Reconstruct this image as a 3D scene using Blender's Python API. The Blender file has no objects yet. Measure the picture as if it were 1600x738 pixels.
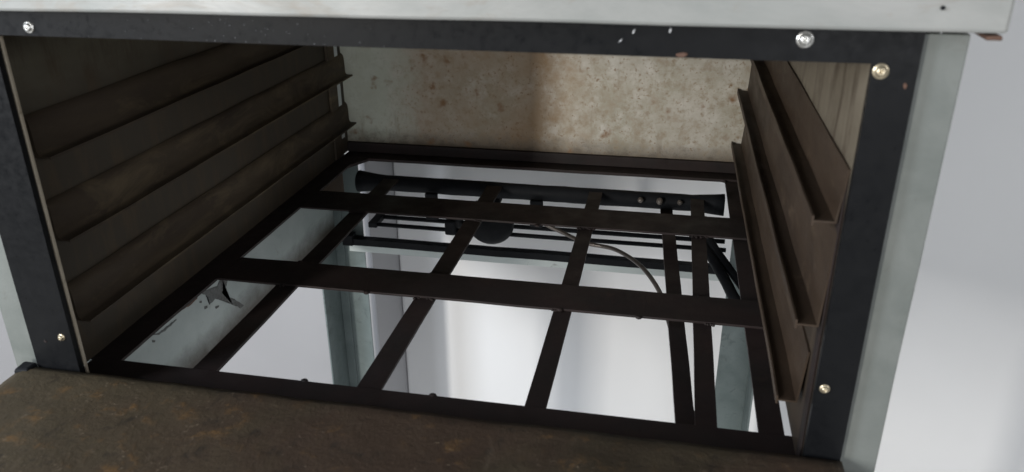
import bpy, bmesh, math, random
from mathutils import Vector, Matrix, noise
random.seed(7)
S = bpy.context.scene
COL = S.collection

# ------------------------------------------------------------------ camera
cam_d = bpy.data.cameras.new('camera'); cam = bpy.data.objects.new('camera', cam_d); COL.objects.link(cam)
R_ = Vector((0.98120826, 0.1928848, -0.00508046)); U_ = Vector((-0.07359639, 0.39846623, 0.91422548)); F_ = Vector((-0.1783646, 0.89667169, -0.40517398))
mat = Matrix((R_, U_, -F_)).transposed().to_4x4(); mat.translation = Vector((0.48333342, -0.50809827, 0.41129777))
cam.matrix_world = mat
cam_d.sensor_width = 36.0; cam_d.lens = 36.0 * 1255.5 / 1600.0
cam_d.clip_start = 0.01; cam_d.clip_end = 60
cam_d.dof.use_dof = True; cam_d.dof.focus_distance = 1.0; cam_d.dof.aperture_fstop = 9.0
S.camera = cam

# ------------------------------------------------------------------ world, lamps, exposure
W = bpy.data.worlds.new('World'); S.world = W; W.use_nodes = True
bg = W.node_tree.nodes['Background']; bg.inputs[0].default_value = (0.90, 0.95, 1.0, 1); bg.inputs[1].default_value = 0.22
def area(name, loc, target, sx, sy, power, col):
    l = bpy.data.lights.new(name, 'AREA'); l.shape = 'RECTANGLE'; l.size = sx; l.size_y = sy; l.energy = power; l.color = col
    o = bpy.data.objects.new(name, l); COL.objects.link(o); o.location = loc
    o.rotation_euler = (Vector(target) - Vector(loc)).to_track_quat('-Z', 'Y').to_euler(); return o
area('window_light', (-1.30, -3.0, 0.70), (0.3, 0.3, 0.1), 0.22, 0.75, 88, (1.0, 0.965, 0.905))
area('side_window_light', (-1.0, -0.95, 0.72), (0.0, 0.0, 0.3), 0.4, 0.8, 25, (0.84, 0.91, 1.0))
area('low_fill_light', (1.2, -2.4, 0.20), (0.2, 1.0, -0.4), 1.2, 0.30, 14, (0.97, 0.98, 1.0))  # unseen fill lamp added to brighten the wall behind and below the oven
area('right_fill_light', (2.8, -1.5, 1.0), (0.3, 1.0, -0.4), 0.6, 0.6, 15, (0.97, 0.98, 1.0))  # added fill from the right, lifts the lower wall; no such window known
S.view_settings.view_transform = 'Standard'; S.view_settings.look = 'None'
S.view_settings.exposure = 0.0; S.view_settings.gamma = 1.0; S.view_settings.use_curve_mapping = False

# ------------------------------------------------------------------ materials
def ramp(nt, fac, stops):
    r = nt.nodes.new('ShaderNodeValToRGB'); e = r.color_ramp.elements
    while len(e) < len(stops): e.new(0.5)
    for k, (p, c) in enumerate(stops):
        e[k].position = p; e[k].color = (*c, 1) if len(c) == 3 else c
    nt.links.new(fac, r.inputs[0]); return r.outputs[0]
def noi(nt, co, scale, detail=6, rough=.6, dist=0.0):
    n = nt.nodes.new('ShaderNodeTexNoise'); n.inputs['Scale'].default_value = scale; n.inputs['Detail'].default_value = detail
    n.inputs['Roughness'].default_value = rough; n.inputs['Distortion'].default_value = dist
    nt.links.new(co, n.inputs['Vector']); return n.outputs['Fac']
def mix(nt, f, a, b, mode='MIX'):
    m = nt.nodes.new('ShaderNodeMix'); m.data_type = 'RGBA'; m.blend_type = mode
    for s, v in ((m.inputs[0], f), (m.inputs[6], a), (m.inputs[7], b)):
        if hasattr(v, 'links'): nt.links.new(v, s)
        elif isinstance(v, tuple): s.default_value = (*v, 1)
        else: s.default_value = v
    return m.outputs[2]
def mathn(nt, op, a, b):
    m = nt.nodes.new('ShaderNodeMath'); m.operation = op
    for s, v in ((m.inputs[0], a), (m.inputs[1], b)):
        if hasattr(v, 'links'): nt.links.new(v, s)
        else: s.default_value = v
    return m.outputs[0]
def g(v): return (v, v, v)
def new_mat(name):
    m = bpy.data.materials.new(name); m.use_nodes = True; nt = m.node_tree
    b = nt.nodes['Principled BSDF']; tc = nt.nodes.new('ShaderNodeTexCoord')
    return m, nt, b, tc.outputs['Object']
def scaled(nt, co, s):
    m = nt.nodes.new('ShaderNodeMapping'); m.inputs['Scale'].default_value = s; nt.links.new(co, m.inputs[0]); return m.outputs[0]
def bump(nt, b, h, strength=.3, dist=.002):
    n = nt.nodes.new('ShaderNodeBump'); n.inputs['Strength'].default_value = strength; n.inputs['Distance'].default_value = dist
    nt.links.new(h, n.inputs['Height']); nt.links.new(n.outputs[0], b.inputs['Normal'])
def mottled(name, base, alt, spot, scale=9, spot_scale=40, spot_lo=.6, spot_hi=.75, rough=.5, metal=0.0, bs=.3, bd=.001, spec=.5, warp=(1,1,1)):
    m, nt, b, co = new_mat(name)
    co = scaled(nt, co, warp)
    a = noi(nt, co, scale, 8, .65, .4)
    c = mix(nt, ramp(nt, a, [(.35, g(0)), (.68, g(1))]), base, alt)
    s = noi(nt, co, spot_scale, 8, .7, .8)
    big = noi(nt, co, scale * .45, 3, .5)
    sm = mathn(nt, 'ADD', mathn(nt, 'MULTIPLY', s, .65), mathn(nt, 'MULTIPLY', big, .35))
    sf = ramp(nt, sm, [(spot_lo, g(0)), (spot_hi, g(1))])
    c = mix(nt, sf, c, spot)
    nt.links.new(c, b.inputs['Base Color'])
    rr = ramp(nt, noi(nt, co, spot_scale * .5, 6), [(.3, g(max(rough - .12, .05))), (.7, g(min(rough + .15, 1)))])
    nt.links.new(rr, b.inputs['Roughness']); b.inputs['Metallic'].default_value = metal
    b.inputs['Specular IOR Level'].default_value = spec
    h = mathn(nt, 'ADD', mathn(nt, 'MULTIPLY', s, .5), a)
    bump(nt, b, h, bs, bd); return m
M = {}
M['canopy'] = mottled('worn_galvanised_hood', (.205, .217, .209), (.30, .303, .295), (.205, .17, .135), 10, 34, .55, .78, .45, .1, .3, .0015, .5, (.7, 1, 1.6))
M['post'] = mottled('galvanised_post', (.112, .126, .118), (.165, .177, .168), (.075, .068, .053), 14, 44, .56, .78, .5, .05, .35, .0014)
M['leg'] = mottled('galvanised_leg', (.11, .14, .14), (.17, .205, .205), (.05, .06, .06), 14, 60, .56, .72, .45, .2, .35, .001)
M['apron'] = mottled('galvanised_apron', (.50, .56, .56), (.56, .61, .60), (.10, .09, .07), 10, 34, .63, .70, .5, .1, .25, .001)
# apron sheet: same zinc with a burnt brown margin along its lower edge
m, nt, b, co = new_mat('galvanised_apron_burnt_edge'); M['apron_burnt'] = m
sep = nt.nodes.new('ShaderNodeSeparateXYZ'); nt.links.new(co, sep.inputs[0])
n1 = noi(nt, co, 12, 8, .65, .4); n2 = noi(nt, co, 50, 8, .7, .5)
c = mix(nt, ramp(nt, n1, [(.35, g(0)), (.66, g(1))]), (.31, .36, .355), (.39, .44, .43))
c = mix(nt, ramp(nt, n2, [(.60, g(0)), (.74, g(.6))]), c, (.20, .20, .18))
zz = mathn(nt, 'ADD', sep.outputs[2], mathn(nt, 'ADD', mathn(nt, 'MULTIPLY', mathn(nt, 'SUBTRACT', n1, .5), .035), mathn(nt, 'MULTIPLY', mathn(nt, 'SUBTRACT', n2, .5), .02)))
zz = mathn(nt, 'MULTIPLY', zz, -5.0)
c = mix(nt, ramp(nt, zz, [(.49, g(0)), (.66, g(.96))]), c, (.045, .034, .022))
nt.links.new(c, b.inputs['Base Color']); b.inputs['Roughness'].default_value = .5; bump(nt, b, n1, .3, .001)
M['black'] = mottled('black_painted_steel', (.0055, .006, .007), (.0075, .008, .009), (.010, .010, .0095), 60, 400, .60, .75, .38, 0, .22, .0003, .11)
M['bar'] = mottled('sooty_black_steel', (.0155, .0125, .012), (.026, .0165, .0155), (.038, .022, .017), 12, 60, .58, .75, .62, 0, .5, .001, .25)
M['runner'] = mottled('brown_burnt_steel', (.034, .022, .0145), (.060, .040, .026), (.115, .080, .050), 16, 70, .57, .74, .6, 0, .5, .001, .35, (1, .35, 1))
M['runner_left'] = mottled('dark_burnt_steel', (.034, .025, .018), (.062, .047, .031), (.11, .085, .052), 13, 34, .50, .68, .65, 0, .5, .001, .3, (1, .35, 1))
M['sidewall'] = mottled('scorched_side_wall', (.15, .13, .095), (.22, .195, .15), (.07, .052, .036), 9, 30, .52, .72, .6, .05, .3, .001, .35, (1, .5, 1))
def side_mat(name, hi, hi2, lo, spot, zl, zh, amt):
    m, nt, b, co = new_mat(name)
    sep = nt.nodes.new('ShaderNodeSeparateXYZ'); nt.links.new(co, sep.inputs[0])
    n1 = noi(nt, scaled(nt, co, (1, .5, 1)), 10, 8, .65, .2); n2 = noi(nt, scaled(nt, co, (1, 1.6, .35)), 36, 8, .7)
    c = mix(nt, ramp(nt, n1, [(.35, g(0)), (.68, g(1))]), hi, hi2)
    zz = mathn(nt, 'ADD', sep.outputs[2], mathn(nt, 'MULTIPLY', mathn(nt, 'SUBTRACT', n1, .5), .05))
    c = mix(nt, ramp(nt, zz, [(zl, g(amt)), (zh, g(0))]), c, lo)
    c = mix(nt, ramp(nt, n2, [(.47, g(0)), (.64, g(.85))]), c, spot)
    nt.links.new(c, b.inputs['Base Color']); b.inputs['Roughness'].default_value = .65; b.inputs['Specular IOR Level'].default_value = .3
    bump(nt, b, n1, .3, .001); return m
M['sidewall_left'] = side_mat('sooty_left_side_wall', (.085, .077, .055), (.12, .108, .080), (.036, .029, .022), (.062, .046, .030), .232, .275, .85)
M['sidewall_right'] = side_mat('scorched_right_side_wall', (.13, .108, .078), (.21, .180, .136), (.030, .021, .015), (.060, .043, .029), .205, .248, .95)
M['strap'] = mottled('tan_scorched_strap', (.10, .085, .062), (.15, .125, .09), (.06, .045, .03), 14, 50, .55, .72, .6, 0, .3, .001)
M['edge'] = mottled('bare_tan_sheet_edge', (.36, .31, .24), (.46, .41, .33), (.12, .08, .05), 20, 80, .55, .7, .45, .3, .3, .001)
M['pale'] = mottled('pale_bright_gap', (.55, .60, .62), (.62, .66, .68), (.25, .26, .25), 14, 50, .6, .75, .35, .3)  # pale tone painted for the bright gaps in the rear left corner
M['screw'] = mottled('zinc_screw', (.62, .62, .60), (.75, .75, .73), (.35, .32, .27), 300, 900, .6, .75, .28, .85, .3, .0004)
M['brass'] = mottled('dull_brass_screw', (.50, .43, .30), (.62, .54, .40), (.2, .15, .09), 300, 900, .58, .72, .34, .8, .3, .0004)
M['iron'] = mottled('black_cast_iron', (.009, .010, .012), (.014, .015, .017), (.02, .018, .017), 30, 120, .6, .75, .6, 0, .4, .001, .1)
M['tube'] = mottled('dark_copper_tube', (.11, .095, .085), (.17, .15, .135), (.05, .043, .037), 30, 90, .55, .7, .35, .4, .2, .0005)
M['speck'] = mottled('dust_speck', (.16, .17, .19), (.24, .25, .27), (.1, .1, .1), 200, 600, .5, .7, .5)
M['rust'] = mottled('rust_chip', (.085, .045, .03), (.12, .065, .045), (.05, .03, .025), 200, 600, .5, .7, .8)
M['chip'] = mottled('bare_metal_chip', (.55, .57, .60), (.7, .7, .72), (.3, .3, .3), 200, 600, .5, .7, .3, .6)

# back panel : zinc sheet, brown baked stains; their band also paints the shadow left of centre
m, nt, b, co = new_mat('stained_zinc_back_panel'); M['back'] = m
sep = nt.nodes.new('ShaderNodeSeparateXYZ'); nt.links.new(co, sep.inputs[0])
n1 = noi(nt, co, 38, 8, .68, .1); n2 = noi(nt, co, 95, 7, .68); n3 = noi(nt, co, 8, 5, .6, .2); n4 = noi(nt, co, 46, 5, .55)
c = mix(nt, ramp(nt, n3, [(.36, g(0)), (.62, g(1))]), (.35, .325, .255), (.46, .43, .37))
c = mix(nt, ramp(nt, n1, [(.46, g(0)), (.66, g(.65))]), c, (.60, .58, .53))
c = mix(nt, ramp(nt, n2, [(.48, g(0)), (.68, g(.65))]), c, (.26, .20, .125))
c = mix(nt, ramp(nt, n1, [(.30, g(.6)), (.44, g(0))]), c, (.31, .235, .16))
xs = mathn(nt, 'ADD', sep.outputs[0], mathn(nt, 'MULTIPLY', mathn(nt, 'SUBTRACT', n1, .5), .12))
band = ramp(nt, xs, [(.04, g(0)), (.10, g(.55)), (.20, g(.75)), (.285, g(1)), (.325, g(.4)), (.40, g(.0))])  # brown stain and painted shadow in one band, ending at the shadow edge
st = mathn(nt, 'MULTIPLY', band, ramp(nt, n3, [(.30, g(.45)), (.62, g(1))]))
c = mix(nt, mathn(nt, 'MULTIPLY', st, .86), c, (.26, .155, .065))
fleck = mathn(nt, 'MULTIPLY', ramp(nt, noi(nt, co, 190, 4, .6), [(.58, g(0)), (.66, g(.8))]), ramp(nt, n1, [(.42, g(0)), (.58, g(1))]))
c = mix(nt, fleck, c, (.19, .11, .05))
grn = ramp(nt, xs, [(.03, g(1)), (.10, g(0))])
c = mix(nt, mathn(nt, 'MULTIPLY', grn, .7), c, (.50, .54, .46))
voro = nt.nodes.new('ShaderNodeTexVoronoi'); voro.inputs['Scale'].default_value = 27; voro.inputs['Randomness'].default_value = 1
wv = nt.nodes.new('ShaderNodeVectorMath'); wv.operation = 'ADD'; nx_ = nt.nodes.new('ShaderNodeTexNoise'); nx_.inputs['Scale'].default_value = 60; nt.links.new(co, nx_.inputs['Vector'])
sc_ = nt.nodes.new('ShaderNodeVectorMath'); sc_.operation = 'SCALE'; sc_.inputs['Scale'].default_value = .03; nt.links.new(nx_.outputs['Color'], sc_.inputs[0])
nt.links.new(co, wv.inputs[0]); nt.links.new(sc_.outputs[0], wv.inputs[1]); nt.links.new(wv.outputs[0], voro.inputs['Vector'])
seam = ramp(nt, mathn(nt, 'ADD', sep.outputs[2], mathn(nt, 'MULTIPLY', mathn(nt, 'SUBTRACT', n2, .5), .05)), [(.016, g(.85)), (.042, g(0))])
drip = ramp(nt, noi(nt, scaled(nt, co, (1, 1, .12)), 60, 6, .6), [(.58, g(0)), (.72, g(.45))])
c = mix(nt, seam, c, (.10, .075, .05)); c = mix(nt, drip, c, (.22, .17, .115))
spot = ramp(nt, voro.outputs['Distance'], [(.07, g(1)), (.24, g(0))])
c = mix(nt, mathn(nt, 'MULTIPLY', spot, ramp(nt, n4, [(.40, g(0)), (.58, g(.95))])), c, (.20, .105, .045))
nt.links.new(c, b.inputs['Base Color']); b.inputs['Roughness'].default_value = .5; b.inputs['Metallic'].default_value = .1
bump(nt, b, mathn(nt, 'ADD', n1, mathn(nt, 'MULTIPLY', n2, .5)), .4, .0012)

# (a darker brown along the foot of the panel is mixed in above)
# door lining : scorched brown-olive enamel with rust flecks
m, nt, b, co = new_mat('rusty_brown_door_lining'); M['door'] = m
n1 = noi(nt, co, 11, 8, .68, .15); n2 = noi(nt, co, 38, 8, .72, .25); n3 = noi(nt, co, 20, 6, .65, .2); n4 = noi(nt, co, 5, 4, .55); n5 = noi(nt, co, 170, 6, .7)
n6 = noi(nt, scaled(nt, co, (1, .25, 1)), 90, 5, .6)
c = mix(nt, ramp(nt, n1, [(.38, g(0)), (.62, g(1))]), (.036, .027, .018), (.064, .050, .032))
c = mix(nt, ramp(nt, n4, [(.46, g(0)), (.58, g(.75))]), c, (.050, .030, .022))
sp_ = nt.nodes.new('ShaderNodeSeparateXYZ'); nt.links.new(co, sp_.inputs[0])
ol = ramp(nt, mathn(nt, 'ADD', sp_.outputs[0], mathn(nt, 'MULTIPLY', mathn(nt, 'SUBTRACT', n3, .5), .35)), [(.05, g(.85)), (.24, g(.1))])
c = mix(nt, ol, c, (.074, .058, .035))
c = mix(nt, mathn(nt, 'MULTIPLY', ramp(nt, n2, [(.54, g(0)), (.66, g(.85))]), ramp(nt, n3, [(.42, g(0)), (.62, g(1))])), c, (.150, .085, .034))
c = mix(nt, ramp(nt, n2, [(.34, g(.8)), (.45, g(0))]), c, (.028, .022, .017))
c = mix(nt, ramp(nt, n6, [(.60, g(0)), (.72, g(.35))]), c, (.11, .085, .06))
c = mix(nt, mathn(nt, 'MULTIPLY', ramp(nt, n5, [(.60, g(0)), (.68, g(.7))]), ramp(nt, n3, [(.48, g(0)), (.6, g(1))])), c, (.22, .17, .12))
nt.links.new(c, b.inputs['Base Color']); b.inputs['Roughness'].default_value = .68; b.inputs['Specular IOR Level'].default_value = .25
bump(nt, b, mathn(nt, 'ADD', mathn(nt, 'MULTIPLY', n1, 1.6), mathn(nt, 'ADD', n2, mathn(nt, 'MULTIPLY', n5, .3))), .6, .0022)

def plain(name, a, b2, rough, sc=2.0, bs=.1):
    m, nt, b, co = new_mat(name)
    n = noi(nt, co, sc, 6, .6, .3); n2 = noi(nt, co, sc * 14, 5, .6)
    c = mix(nt, ramp(nt, n, [(.35, g(0)), (.65, g(1))]), a, b2)
    nt.links.new(c, b.inputs['Base Color']); b.inputs['Roughness'].default_value = rough
    bump(nt, b, n2, bs, .001); return m
M['wall'] = plain('white_gloss_wall_paint', (.75, .754, .764), (.775, .78, .79), .65)
M['wall2'] = plain('grey_gloss_wall_paint', (.33, .33, .345), (.36, .36, .375), .35)
M['floor'] = plain('pale_grey_floor', (.60, .60, .60), (.66, .66, .65), .4, 3)

# ------------------------------------------------------------------ builders
def link(name, me, mt, parent=None):
    o = bpy.data.objects.new(name, me); COL.objects.link(o)
    if mt and not me.materials: me.materials.append(mt)
    if parent:
        o.parent = parent
        if parent.type == 'EMPTY': o.matrix_parent_inverse = Matrix.Translation(-parent.location)
    return o
def mesh_of(name, bm, smooth=False):
    bmesh.ops.recalc_face_normals(bm, faces=bm.faces)
    me = bpy.data.meshes.new(name); bm.to_mesh(me); bm.free()
    for p in me.polygons: p.use_smooth = smooth
    return me
def bx(bm, x0, x1, y0, y1, z0, z1, bev=.0006):
    r = bmesh.ops.create_cube(bm, size=1)
    for v in r['verts']:
        v.co = Vector(((x0 + x1) / 2 + v.co.x * (x1 - x0), (y0 + y1) / 2 + v.co.y * (y1 - y0), (z0 + z1) / 2 + v.co.z * (z1 - z0)))
    if bev:
        es = list({e for v in r['verts'] for e in v.link_edges})
        bmesh.ops.bevel(bm, geom=es, offset=bev, segments=2, affect='EDGES', profile=.5)
def box(name, dims, mt, parent, bev=.0006, rough=0.0):
    bm = bmesh.new(); bx(bm, *dims, bev=bev)
    if rough: wobble(bm, rough)
    return link(name, mesh_of(name, bm), mt, parent)
def wobble(bm, amp, freq=14, cuts=0, seed=0):
    for v in bm.verts:
        n = noise.noise_vector(v.co * freq + Vector((seed, 0, 0))); v.co += n * amp
def sheet(name, dims, mt, parent, n=40, amp=.0006, freq=12, bev=0.0):
    """a box cut into many cells along its long side and gently dented"""
    bm = bmesh.new(); x0, x1, y0, y1, z0, z1 = dims
    bx(bm, *dims, bev=bev)
    L = (x1 - x0, y1 - y0, z1 - z0); ax = L.index(max(L)); lo = (x0, y0, z0)[ax]
    for k in range(1, n):
        co = Vector((0, 0, 0)); co[ax] = lo + L[ax] * k / n; no = Vector((0, 0, 0)); no[ax] = 1
        bmesh.ops.bisect_plane(bm, geom=bm.verts[:] + bm.edges[:] + bm.faces[:], plane_co=co, plane_no=no)
    wobble(bm, amp, freq)
    return link(name, mesh_of(name, bm), mt, parent)
def prism_y(name, prof, y0, y1, mt, parent, n=24, amp=.0004, skew=0.0):
    """profile of (x, z) points swept along y with slight dents"""
    bm = bmesh.new(); rings = []
    for k in range(n + 1):
        y = y0 + (y1 - y0) * k / n
        rings.append([bm.verts.new(Vector((x + skew * k / n, y, z)) + noise.noise_vector(Vector((x * 9, y * 11, z * 9))) * amp) for x, z in prof])
    m_ = len(prof)
    for a, b in zip(rings, rings[1:]):
        for i in range(m_): bm.faces.new((a[i], a[(i + 1) % m_], b[(i + 1) % m_], b[i]))
    bm.faces.new(rings[0]); bm.faces.new(rings[-1][::-1])
    return link(name, mesh_of(name, bm), mt, parent)
def tube_bm(bm, pts, rad, seg=12, caps=True):
    P = [Vector(p) for p in pts]; rings = []
    rads = rad if isinstance(rad, (list, tuple)) else [rad] * len(P)
    up = Vector((0, 0, 1)); 
    for i, p in enumerate(P):
        t = (P[min(i + 1, len(P) - 1)] - P[max(i - 1, 0)]).normalized()
        a = t.cross(up)
        if a.length < .05: a = t.cross(Vector((0, 1, 0)))
        a.normalize(); c = t.cross(a).normalized()
        rings.append([bm.verts.new(p + (a * math.cos(2 * math.pi * k / seg) + c * math.sin(2 * math.pi * k / seg)) * rads[i]) for k in range(seg)])
    for A, B in zip(rings, rings[1:]):
        for k in range(seg): bm.faces.new((A[k], A[(k + 1) % seg], B[(k + 1) % seg], B[k]))
    if caps: bm.faces.new(rings[0][::-1]); bm.faces.new(rings[-1])
def tube(name, pts, rad, mt, parent, seg=14):
    bm = bmesh.new(); tube_bm(bm, pts, rad, seg); return link(name, mesh_of(name, bm, True), mt, parent)
def spline(pts, n=8):
    P = [Vector(p) for p in pts]; P = [P[0] * 2 - P[1]] + P + [P[-1] * 2 - P[-2]]; out = []
    for i in range(1, len(P) - 2):
        for k in range(n):
            t = k / n; a, b, c, d = P[i - 1:i + 3]
            out.append(.5 * ((2 * b) + (c - a) * t + (2 * a - 5 * b + 4 * c - d) * t * t + (3 * b - a - 3 * c + d) * t ** 3))
    out.append(P[-2]); return out
def lathe_bm(bm, prof, axis_o, axis='-y', seg=24):
    """prof: (radius, height along axis)"""
    O = Vector(axis_o); rings = []
    for r, h in prof:
        ring = []
        for k in range(seg):
            a = 2 * math.pi * k / seg; c, s = math.cos(a) * r, math.sin(a) * r
            ring.append(bm.verts.new(O + (Vector((c, -h, s)) if axis == '-y' else Vector((c, s, h)))))
        rings.append(ring)
    for A, B in zip(rings, rings[1:]):
        for k in range(seg): bm.faces.new((A[k], A[(k + 1) % seg], B[(k + 1) % seg], B[k]))
    bm.faces.new(rings[0]); bm.faces.new(rings[-1])

ZF = -0.86
# ------------------------------------------------------------------ setting
def structure(name, dims, mt):
    bm = bmesh.new(); bx(bm, *dims, bev=.004); o = link(name, mesh_of(name, bm), mt); o['kind'] = 'structure'; return o
structure('floor', (-3.5, 4.0, -3.2, .90, ZF - .1, ZF), M['floor'])
structure('wall', (-.034, 4.0, .905, 1.12, ZF - .1, 1.9), M['wall'])
structure('wall_return', (-3.5, -.0345, .765, 1.12, ZF - .1, 1.9), M['wall2'])

# ------------------------------------------------------------------ the oven
oven = bpy.data.objects.new('oven', None); COL.objects.link(oven); oven.location = (.29, .34, ZF)
oven['label'] = 'old open oven with black front frame, sooty tray runners and rusty door folded down'
oven['category'] = 'oven'
def part(o, label=None):
    if label: o['label'] = label
    return o

# hood / top slab overhanging the opening
bm = bmesh.new(); bx(bm, -.14, .662, -.021, .755, .3325, .47, bev=.0022)
for k in range(1, 60):
    bmesh.ops.bisect_plane(bm, geom=bm.verts[:] + bm.edges[:] + bm.faces[:], plane_co=(-.14 + .802 * k / 60, 0, 0), plane_no=(1, 0, 0))
for z in (.345, .36, .38, .41): bmesh.ops.bisect_plane(bm, geom=bm.verts[:] + bm.edges[:] + bm.faces[:], plane_co=(0, 0, z), plane_no=(0, 0, 1))
for v in bm.verts:
    n = noise.noise_vector(v.co * 9); v.co.y += n.y * .0012; v.co.z += n.z * .0009 - (.002 * max(0, .25 - v.co.x) / .25 if v.co.z < .34 else 0)
hood = link('top_hood', mesh_of('top_hood', bm), M['canopy'], oven)
bm = bmesh.new(); bx(bm, .6525, .6605, -.0195, .01, .3292, .3322, bev=.0012); wobble(bm, .0012, 160)
part(link('hood_lip', mesh_of('hood_lip', bm), M['rust'], hood), 'rust stained lip under the right corner of the hood')
bm = bmesh.new(); tube_bm(bm, [(.626, -.0222, .3465), (.6262, -.0232, .3465)], [.0013, .001], 10)
link('paint_fleck', mesh_of('paint_fleck', bm), M['iron'], hood)

# corner posts, run down to the floor as the front legs: an L of folded sheet
def post(x0, x1, outer):
    t = .0022; bm = bmesh.new()
    bx(bm, x0, x1, .0035, .0035 + t, ZF, .3285, .0008)
    xo = (x1 - t, x1) if outer > 0 else (x0, x0 + t)
    bx(bm, xo[0], xo[1], .0035 + t + .0001, .05, ZF, .3285, .0006)
    for k in range(1, 40):
        bmesh.ops.bisect_plane(bm, geom=bm.verts[:] + bm.edges[:] + bm.faces[:], plane_co=(0, 0, ZF + 1.19 * k / 40), plane_no=(0, 0, 1))
    wobble(bm, .0004, 12)
    return link('corner_post', mesh_of('corner_post', bm), M['post'], oven)
pr_ = post(.606, .6518, 1); pl_ = post(-.0700, -.012, -1)
bm = bmesh.new(); bx(bm, .6265, .6505, .0012, .0032, .0075, .0085, .0003); wobble(bm, .0006, 200)
link('seam', mesh_of('seam', bm), M['iron'], pr_)
# outer casing
sheet('side_casing', (.6445, .6495, .052, .70, -.145, .3285), M['post'], oven, 20, .0004)
sheet('side_casing', (-.0700, -.0675, .052, .70, -.004, .3285), M['post'], oven, 20, .0004)
sheet('back_casing', (-.0695, .6515, .722, .727, -.002, .331), M['post'], oven, 20, .0004)

# black front frame, one folded ring : top rail, two side rails, bottom rail
xo, xi_, zo, zi_ = (-.0415, .6255), (0.0, .6000), (-.012, .3315), (.0080, .3110)
bm = bmesh.new(); F = []; Bk = []
for (x, z) in ((xo[0], zo[0]), (xo[1], zo[0]), (xo[1], zo[1]), (xo[0], zo[1]), (xi_[0], zi_[0]), (xi_[1], zi_[0]), (xi_[1], zi_[1]), (xi_[0], zi_[1])):
    F.append(bm.verts.new((x, -.0024, z))); Bk.append(bm.verts.new((x, .0030, z)))
for k in range(4):
    q = (k + 1) % 4
    bm.faces.new((F[k], F[q], F[4 + q], F[4 + k])); bm.faces.new((Bk[k], Bk[4 + k], Bk[4 + q], Bk[q]))
    bm.faces.new((F[k], Bk[k], Bk[q], F[q])); bm.faces.new((F[4 + k], F[4 + q], Bk[4 + q], Bk[4 + k]))
es = [e for e in bm.edges if abs(e.verts[0].co.y - e.verts[1].co.y) < 1e-6 and len(e.link_faces) == 2 and e.calc_face_angle(0) > 1]
bmesh.ops.bevel(bm, geom=es, offset=.0011, segments=3, affect='EDGES', profile=.5)
for ax, lo, hi, n in ((0, xo[0], xo[1], 60), (2, zo[0], zo[1], 30)):
    for k in range(1, n):
        co = [0, 0, 0]; no = [0, 0, 0]; co[ax] = lo + (hi - lo) * k / n; no[ax] = 1
        bmesh.ops.bisect_plane(bm, geom=bm.verts[:] + bm.edges[:] + bm.faces[:], plane_co=co, plane_no=no)
wobble(bm, .00025, 10)
front = link('front_frame', mesh_of('front_frame', bm), M['black'], oven)
# folded bare edges of the sheet behind the frame
box('sheet_edge', (.0002, .0018, .0034, .0060, .004, .309), M['edge'], front, .0003)

def add_screw(x, z, r, mt):
    bm = bmesh.new()
    lathe_bm(bm, [(r * .98, -.0006), (r, .0002), (r * .97, .0007), (r * .78, .0009), (r * .72, .0010), (r * .68, .0016), (r * .5, .0026), (r * .30, .0030), (r * .24, .0029), (r * .15, .0014)], (x, -.0024, z), '-y', 28)
    L, w, a = r * .36, r * .06, random.uniform(0, 1.5)
    link('screw', mesh_of('screw', bm, True), mt, front)
add_screw(.033, .3172, .0042, M['screw']); add_screw(.560, .3242, .0051, M['screw'])
add_screw(.605, .3070, .0048, M['brass']); add_screw(-.009, .0570, .0033, M['brass']); add_screw(.606, .0835, .0036, M['brass'])
def chip(x, z, w, h, rot, mt, name='paint_chip'):
    bm = bmesh.new(); n = 9
    vs = [];
    for k in range(n):
        a = 2 * math.pi * k / n; q = random.uniform(.7, 1.15)
        c, s = math.cos(a) * w * q, math.sin(a) * h * q
        vs.append((x + c * math.cos(rot) - s * math.sin(rot), z + c * math.sin(rot) + s * math.cos(rot)))
    A = [bm.verts.new((a, -.0026, b)) for a, b in vs]; B = [bm.verts.new((x + (a - x) * .7, -.0031, z + (b - z) * .7)) for a, b in vs]
    for k in range(n): bm.faces.new((A[k], A[(k + 1) % n], B[(k + 1) % n], B[k]))
    bm.faces.new(B); return link(name, mesh_of(name, bm), mt, front)
chip(.4595, .3262, .0007, .0022, -.5, M['chip']); chip(.4815, .3272, .0009, .0018, -.3, M['chip'])
chip(.452, .3205, .0005, .002, -.8, M['chip']); chip(.620, .2990, .0013, .0024, .1, M['rust'], 'rust_spot'); chip(.4895, .3128, .004, .0016, 0, M['rust'], 'rust_spot')
chip(-.0265, .0510, .0018, .0015, .1, M['bar'], 'screw_hole')
for k in range(60):
    x = random.gauss(.205, .05); x = min(max(x, .08), .33)
    z = random.choice([.3121, .3298, random.uniform(.314, .328), random.uniform(.318, .327)])
    w = random.uniform(.00012, .00032); chip(x, z, w * random.choice([1, 1, 2]), w, 0, M['speck'], 'dust_speck')

# cavity
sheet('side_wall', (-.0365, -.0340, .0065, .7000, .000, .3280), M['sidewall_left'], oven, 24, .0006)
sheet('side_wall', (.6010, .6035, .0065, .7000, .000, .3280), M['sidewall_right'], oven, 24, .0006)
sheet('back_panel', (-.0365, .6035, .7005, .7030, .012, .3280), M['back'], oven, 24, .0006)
sheet('cavity_ceiling', (-.0335, .6005, .0065, .7000, .3262, .3282), M['sidewall'], oven, 12, .0003)
# uprights that hold the runners
box('runner_upright', (-.0336, -.0300, .0085, .040, .002, .325), M['strap'], oven)
box('runner_upright', (-.0336, -.0300, .640, .668, .002, .325), M['runner_left'], oven)
box('runner_upright', (.5990, .6008, .0085, .020, .002, .236), M['bar'], oven)
box('runner_upright', (.5975, .6008, .655, .685, .002, .325), M['runner'], oven)
box('bright_gap_strip', (-.0338, -.0315, .6685, .6840, .028, .325), M['pale'], oven)  # pale strip put in for light showing in the corner gaps
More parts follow.
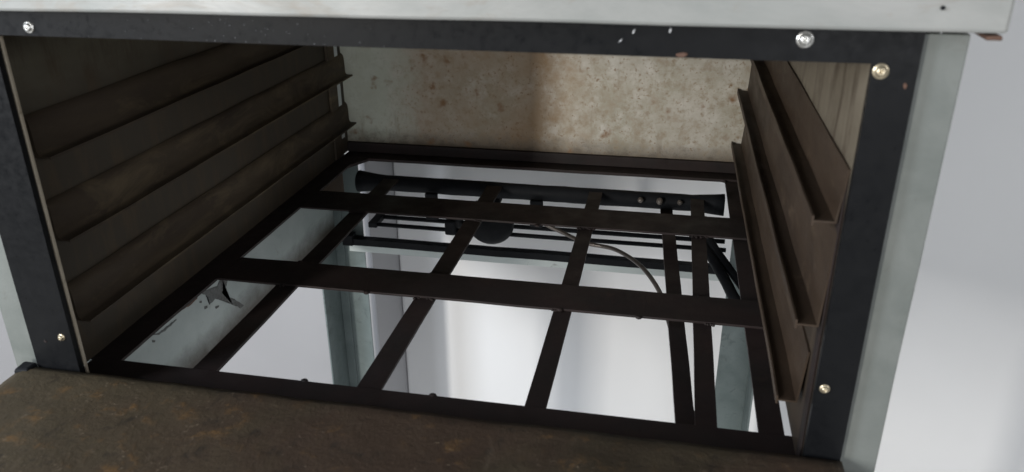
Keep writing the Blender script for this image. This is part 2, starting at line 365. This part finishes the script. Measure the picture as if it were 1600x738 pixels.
# tray runners
def runner(side, z, y0, y1, mt, up=.036):
    t = .0014
    if side > 0:
        xw, xi = .5973, .5815
        prof = [(xw, z), (xi, z), (xi, z - .0035), (xi + t, z - .0035), (xi + t, z - t), (xw - t, z - t), (xw - t, z - t)]
        prof = [(xw + .0031, z + up), (xw + .0017, z + up), (xw - t, z), (xi + t, z), (xi + t, z + .003), (xi, z + .003), (xi, z - .004), (xi + t, z - .004), (xi + t, z - t), (xw, z - t)]
    else:
        xw, xi = -.0298, -.0155
        prof = [(xw - .003, z + .034), (xw - .001, z + .0325), (xw + .0006, z + .030), (xw + .0014, z + .026), (xw + .0019, z + .018), (xw + .0019, z + .009), (xw + .0022, z + .004), (xw + .0034, z + .0012), (xw + .0055, z), (xi, z), (xi, z - .0022), (xi - t, z - .0022), (xi - t, z - t), (xw, z - t)]
    o = prism_y('tray_runner', prof, y0, y1, mt, oven, 40, .0009)
    if side < 0:
        for p in o.data.polygons: p.use_smooth = True
        o.data.set_sharp_from_angle(angle=math.radians(50))
    return o
for z, ya, yb, up in ((.046, .034, .699, .044), (.1275, .0090, .699, .074), (.2056, .0085, .640, .036)): runner(1, z, ya, yb, M['runner'], up)
for z in (.049, .128, .203): runner(-1, z, .0405, .699, M['runner_left'])

# bottom grid of bars (angle and flat iron)
def bar_x(name, y0, y1, x0, x1, z=0, h=.003, lip=0):
    bm = bmesh.new(); bx(bm, x0, x1, y0, y1, z - h, z, .0008)
    if lip: bx(bm, x0, x1, y0, y0 + .003, z - h - lip, z - h - .0001, .0005)
    for k in range(1, 30):
        bmesh.ops.bisect_plane(bm, geom=bm.verts[:] + bm.edges[:] + bm.faces[:], plane_co=(x0 + (x1 - x0) * k / 30, 0, 0), plane_no=(1, 0, 0))
    wobble(bm, .0005, 18); return link(name, mesh_of(name, bm), M['bar'], grid)
grid = bpy.data.objects.new('floor_grid', None)
bm = bmesh.new(); bx(bm, -.033, .6043, .0066, .0535, -.0055, -.0005, .0008); wobble(bm, .0002, 30)
grid = link('floor_grid', mesh_of('floor_grid', bm), M['bar'], oven)
bar_x('cross_bar', .2265, .2830, -.005, .600, 0, .003)
bar_x('cross_bar', .4480, .5126, -.005, .600, 0, .003)
# back rail, stands up against the panel foot
bar_x('back_rail', .6660, .6995, -.033, .600, -.0002, .005)
box('rail_upstand', (-.033, .600, .6930, .6996, .0002, .0165), M['bar'], grid, .0008, .0004)
def bar_y(name, x0, x1, y0=.054, y1=.592, z=-.0034, h=.003, skew=0):
    prof = [(x0, z), (x1, z), (x1, z - h), (x0, z - h)]
    return prism_y(name, prof, y0, y1, M['bar'], grid, 30, .0006, skew)
bar_y('side_bar', -.052, -.0054, z=-.0006, y1=.6655)
bar_y('length_bar', .0668, .0908); bar_y('length_bar', .2287, .2510); bar_y('length_bar', .3811, .3998)
bar_y('length_bar', .5251, .5431); bar_y('length_bar', .5761, .5965, y1=.6655)
# loose flat bar under the right bay
prism_y('slanted_bar', [(.511, -.022), (.528, -.022), (.528, -.027), (.511, -.027)], .070, .640, M['bar'], grid, 20, .0008, -.030)
# little weld lumps
for x, y in ((.1745, .2255), (.30, .0535), (.3275, .4447 - .001), (.388, .226), (.18, .0537), (.07, .2835), (.47, .2255)):
    bm = bmesh.new(); bmesh.ops.create_icosphere(bm, subdivisions=2, radius=.0026)
    for v in bm.verts: v.co = Vector((v.co.x * 1.4, v.co.y, v.co.z * .8)) + noise.noise_vector(v.co * 900 + Vector((x * 50, 0, 0))) * .0006 + Vector((x, y, -.001))
    link('weld', mesh_of('weld', bm, True), M['bar'], grid)
# rounded inside corner gussets of the back opening
def gusset(x, y, sx, r=.008):
    bm = bmesh.new(); pts = [(x, y)] + [(x + sx * r * (1 - math.sin(a)), y - r * (1 - math.cos(a))) for a in [i * math.pi / 12 for i in range(7)]]
    A = [bm.verts.new((p[0], p[1], -.001)) for p in pts]; B = [bm.verts.new((p[0], p[1], -.005)) for p in pts]
    for k in range(len(pts)): bm.faces.new((A[k], A[(k + 1) % len(pts)], B[(k + 1) % len(pts)], B[k]))
    bm.faces.new(A); bm.faces.new(B[::-1]); link('gusset', mesh_of('gusset', bm), M['bar'], grid)
gusset(.5762, .6662, -1)
bm = bmesh.new(); A = [bm.verts.new(p) for p in ((-.006, .667, -.0012), (.014, .667, -.0012), (-.006, .628, -.0012))]; B = [bm.verts.new(v.co + Vector((0, 0, -.004))) for v in A]
bm.faces.new(A); bm.faces.new(B[::-1])
for k in range(3): bm.faces.new((A[k], A[(k + 1) % 3], B[(k + 1) % 3], B[k]))
link('gusset', mesh_of('gusset', bm), M['bar'], grid)

# aprons, rear legs, rear stretcher
sheet('apron_panel', (-.0675, -.0655, .010, .69, -.1450, -.0045), M['apron_burnt'], oven, 30, .0002, 8)
# burnt flake on the apron
def flake(pts, x=-.0654, name='scorch_mark'):
    bm = bmesh.new(); A = []; 
    for y, z in pts: A.append(bm.verts.new((x, y, z)))
    B = [bm.verts.new(v.co + Vector((.0004, 0, 0))) for v in A]; n = len(A)
    for k in range(n): bm.faces.new((A[k], A[(k + 1) % n], B[(k + 1) % n], B[k]))
    bm.faces.new(B); bmesh.ops.triangulate(bm, faces=bm.faces[:])
    return link(name, mesh_of(name, bm), M['bar'], apron)
apron = bpy.data.objects['apron_panel']
def rear_leg(xa, xb, side):
    bm = bmesh.new(); t = .003
    bx(bm, xa, xb, .685, .685 + t, ZF, -.003, .0008)
    xo = (xa, xa + t) if side < 0 else (xb - t, xb)
    bx(bm, xo[0], xo[1], .618, .6849, ZF, -.003, .0008)
    if side < 0: bx(bm, xa + .0031, xa + .019, .682, .6848, ZF, -.003, .0008)
    for k in range(1, 30):
        bmesh.ops.bisect_plane(bm, geom=bm.verts[:] + bm.edges[:] + bm.faces[:], plane_co=(0, 0, ZF + .86 * k / 30), plane_no=(0, 0, 1))
    wobble(bm, .0006, 10); return link('rear_leg', mesh_of('rear_leg', bm), M['leg'], oven)
rear_leg(-.0705, -.0150, -1); rear_leg(.598, .652, 1)
st = sheet('rear_stretcher', (-.040, .598, .679, .6845, -.1765, -.1600), M['apron'], oven, 30, .0006, 16)
sheet('stretcher_flange', (-.030, .598, .6630, .6785, -.1575, -.1460), M['iron'], st, 20, .0006, 16)
box('bracket', (-.044, -.026, .660, .6785, -.158, -.139), M['iron'], st, .001)
# burner pipe with flared ends, studs and cross pipes
zc = -.013
def ln(a, b, t): return Vector(a) * (1 - t) + Vector(b) * t
BA, BB = (.024, .594, zc), (.572, .592, zc)
bm = bmesh.new(); N = 36; pts = [ln(BA, BB, k / N) for k in range(N + 1)]
rr = [.0120 + (.0050 * max(0, 1 - k / 2.6)) + (.004 * max(0, 1 - (N - k) / 2.6)) for k in range(N + 1)]
tube_bm(bm, pts, rr, 20); wobble(bm, .0008, 40)
burner = link('burner', mesh_of('burner', bm, True), M['iron'], oven)
for fx in (.145, .305):
    box('burner_stud', (fx - .0095, fx + .0095, .570, .578, -.060, zc - .004), M['iron'], burner, .002)
for x, r in ((.455, .004), (.482, .005), (.51, .0035)):
    bm = bmesh.new(); bmesh.ops.create_icosphere(bm, subdivisions=2, radius=r)
    for v in bm.verts: v.co += Vector((x, .575, zc + .006)) + noise.noise_vector(v.co * 400) * .001
    link('nut', mesh_of('nut', bm), M['tube'], burner)
tube('gas_pipe', [(.028, .662, -.100), (.25, .662, -.1004), (.585, .662, -.100)], .0037, M['iron'], oven)
tube('gas_pipe', [(.020, .630, -.100), (.3, .629, -.1002), (.585, .630, -.100)], .0035, M['iron'], oven)
box('pipe_bracket', (.020, .034, .624, .668, -.1045, -.0955), M['iron'], oven, .001)
box('pipe_bracket', (.150, .168, .618, .672, -.1055, -.0800), M['iron'], oven, .003)
# round valve body hanging below the middle
bm = bmesh.new(); bmesh.ops.create_uvsphere(bm, u_segments=32, v_segments=18, radius=.0365)
for v in bm.verts: v.co = Vector((v.co.x, v.co.y * .7, v.co.z * .92)) + Vector((.226, .618, -.079))
vb = link('valve_body', mesh_of('valve_body', bm, True), M['iron'], oven)
tube('valve_stem', [(.226, .622, -.05), (.226, .660, -.045)], .012, M['iron'], vb)
# thin capillary tube
H = [(.300, .600, -.060), (.340, .590, -.072), (.379, .574, -.08), (.423, .559, -.08), (.462, .512, -.08), (.490, .440, -.08), (.503, .366, -.08), (.516, .281, -.08), (.529, .186, -.080), (.541, .120, -.078), (.548, .06, -.07)]
tube('gas_tube', spline(H, 8), .0031, M['tube'], oven, 10)
tube('gas_hose', spline([(.545, .640, -.055), (.560, .600, -.075), (.585, .545, -.090), (.605, .500, -.10)], 8), .0060, M['iron'], oven, 14)
tube('gas_hose', spline([(.535, .630, -.075), (.556, .590, -.085), (.578, .520, -.095), (.592, .468, -.10), (.62, .44, -.11)], 8), .0075, M['iron'], oven, 14)

# folded-down door
bm = bmesh.new(); x0, x1, y0, y1, z1 = -.0535, .6265, -.400, -.0032, .0262
nx, ny = 90, 50; V = []
for j in range(ny + 1):
    row = []
    for i in range(nx + 1):
        x = x0 + (x1 - x0) * i / nx; y = y0 + (y1 - y0) * j / ny
        d = noise.fractal(Vector((x * 13, y * 13, 3)), .9, 2.0, 4) * .0013
        e = min(i, nx - i, j, ny - j); z = z1 + d - (.0025 if e == 0 else 0)
        if i == 0: x += noise.noise(Vector((y * 60, 1, 0))) * .0015
        row.append(bm.verts.new((x, y, z)))
    V.append(row)
for j in range(ny):
    for i in range(nx): bm.faces.new((V[j][i], V[j][i + 1], V[j + 1][i + 1], V[j + 1][i]))
rim = [V[0][i] for i in range(nx + 1)] + [V[j][nx] for j in range(1, ny + 1)] + [V[ny][i] for i in range(nx - 1, -1, -1)] + [V[j][0] for j in range(ny - 1, 0, -1)]
low = [bm.verts.new((v.co.x, v.co.y, -.012)) for v in rim]; n = len(rim)
for k in range(n): bm.faces.new((rim[k], low[k], low[(k + 1) % n], rim[(k + 1) % n]))
bm.faces.new(low)
door = link('oven_door', mesh_of('oven_door', bm, True), M['door'], oven); part(door, 'rust mottled brown inner face of the folded down door')
bm = bmesh.new(); bx(bm, -.0550, -.0420, -.0150, -.0010, .0215, .0275, .0022); wobble(bm, .0016, 70)
link('hinge_plate', mesh_of('hinge_plate', bm), M['iron'], door)
tube('door_handle', [(.1, -.37, -.04), (.5, -.37, -.04)], .008, M['post'], door)
tube('handle_bracket', [(.12, -.37, -.04), (.12, -.37, -.012)], .005, M['post'], door); tube('handle_bracket', [(.48, -.37, -.04), (.48, -.37, -.012)], .005, M['post'], door)

# dark plate added for the shaded, rust-brown far end of the apron, flakes of burnt paint on the apron
box('shaded_apron_end', (-.0640, -.0135, .6180, .6200, -.062, -.006), M['runner'], apron, .0008, .0005)
MARKS = [[(0.279, -0.052), (0.297, -0.057), (0.316, -0.062), (0.322, -0.057), (0.333, -0.058), (0.341, -0.063), (0.337, -0.07), (0.331, -0.074), (0.322, -0.074), (0.331, -0.085), (0.353, -0.103), (0.369, -0.119), (0.36, -0.118), (0.347, -0.108), (0.329, -0.093), (0.315, -0.082), (0.306, -0.075), (0.3, -0.076), (0.293, -0.076), (0.292, -0.068), (0.288, -0.061)], [(0.18, -0.053), (0.186, -0.056), (0.198, -0.058), (0.211, -0.058), (0.223, -0.059), (0.224, -0.06), (0.212, -0.061), (0.198, -0.061), (0.187, -0.059), (0.18, -0.055)], [(0.273, -0.062), (0.278, -0.063), (0.277, -0.066), (0.274, -0.064)], [(0.281, -0.073), (0.287, -0.075), (0.287, -0.078), (0.281, -0.077)], [(0.303, -0.085), (0.312, -0.088), (0.311, -0.09), (0.304, -0.089)], [(0.176, -0.059), (0.181, -0.062), (0.18, -0.064), (0.176, -0.062)]]
RUSTM = [[(0.233, -0.053), (0.239, -0.049), (0.256, -0.05), (0.272, -0.053), (0.269, -0.056), (0.257, -0.057), (0.243, -0.055)]]
M['scorch'] = mottled('burnt_paint_scab', (.075, .08, .078), (.14, .15, .148), (.035, .032, .03), 60, 120, .45, .62, .6, 0, .5, .0008)
def ragged(q, n=4, amp=.0011):
    out = []
    for a, b in zip(q, q[1:] + q[:1]):
        for k in range(n):
            t = k / n; y = a[0] * (1 - t) + b[0] * t; z = a[1] * (1 - t) + b[1] * t; f = 0 if len(q) < 6 else 1
            out.append((y + random.uniform(-amp, amp) * f, z + random.uniform(-amp, amp) * .6 * f))
    return out
for q in MARKS: flake(ragged(q)).data.materials[0] = M['scorch']
for q in RUSTM: flake(ragged(q), name='rust_patch').data.materials[0] = M['rust']
# weld beads where the length bars meet the cross bars
for bx_ in (.0788, .2398, .3905, .5341):
    for by_ in (.2255, .2840, .4470, .5136):
        for side in (-1, 1):
            if random.random() < .35: continue
            bm = bmesh.new(); n = 4
            for k in range(n):
                rr2 = bmesh.ops.create_icosphere(bm, subdivisions=1, radius=random.uniform(.0014, .0021))
                off = Vector((bx_ + side * .0105 + random.uniform(-.0008, .0008), by_ + random.uniform(-.002, .002), -.0022)) + Vector((-side * k * .0024, 0, 0))
                for v in rr2['verts']: v.co = v.co * 1.0 + off
            link('weld_bead', mesh_of('weld_bead', bm, True), M['bar'], grid)
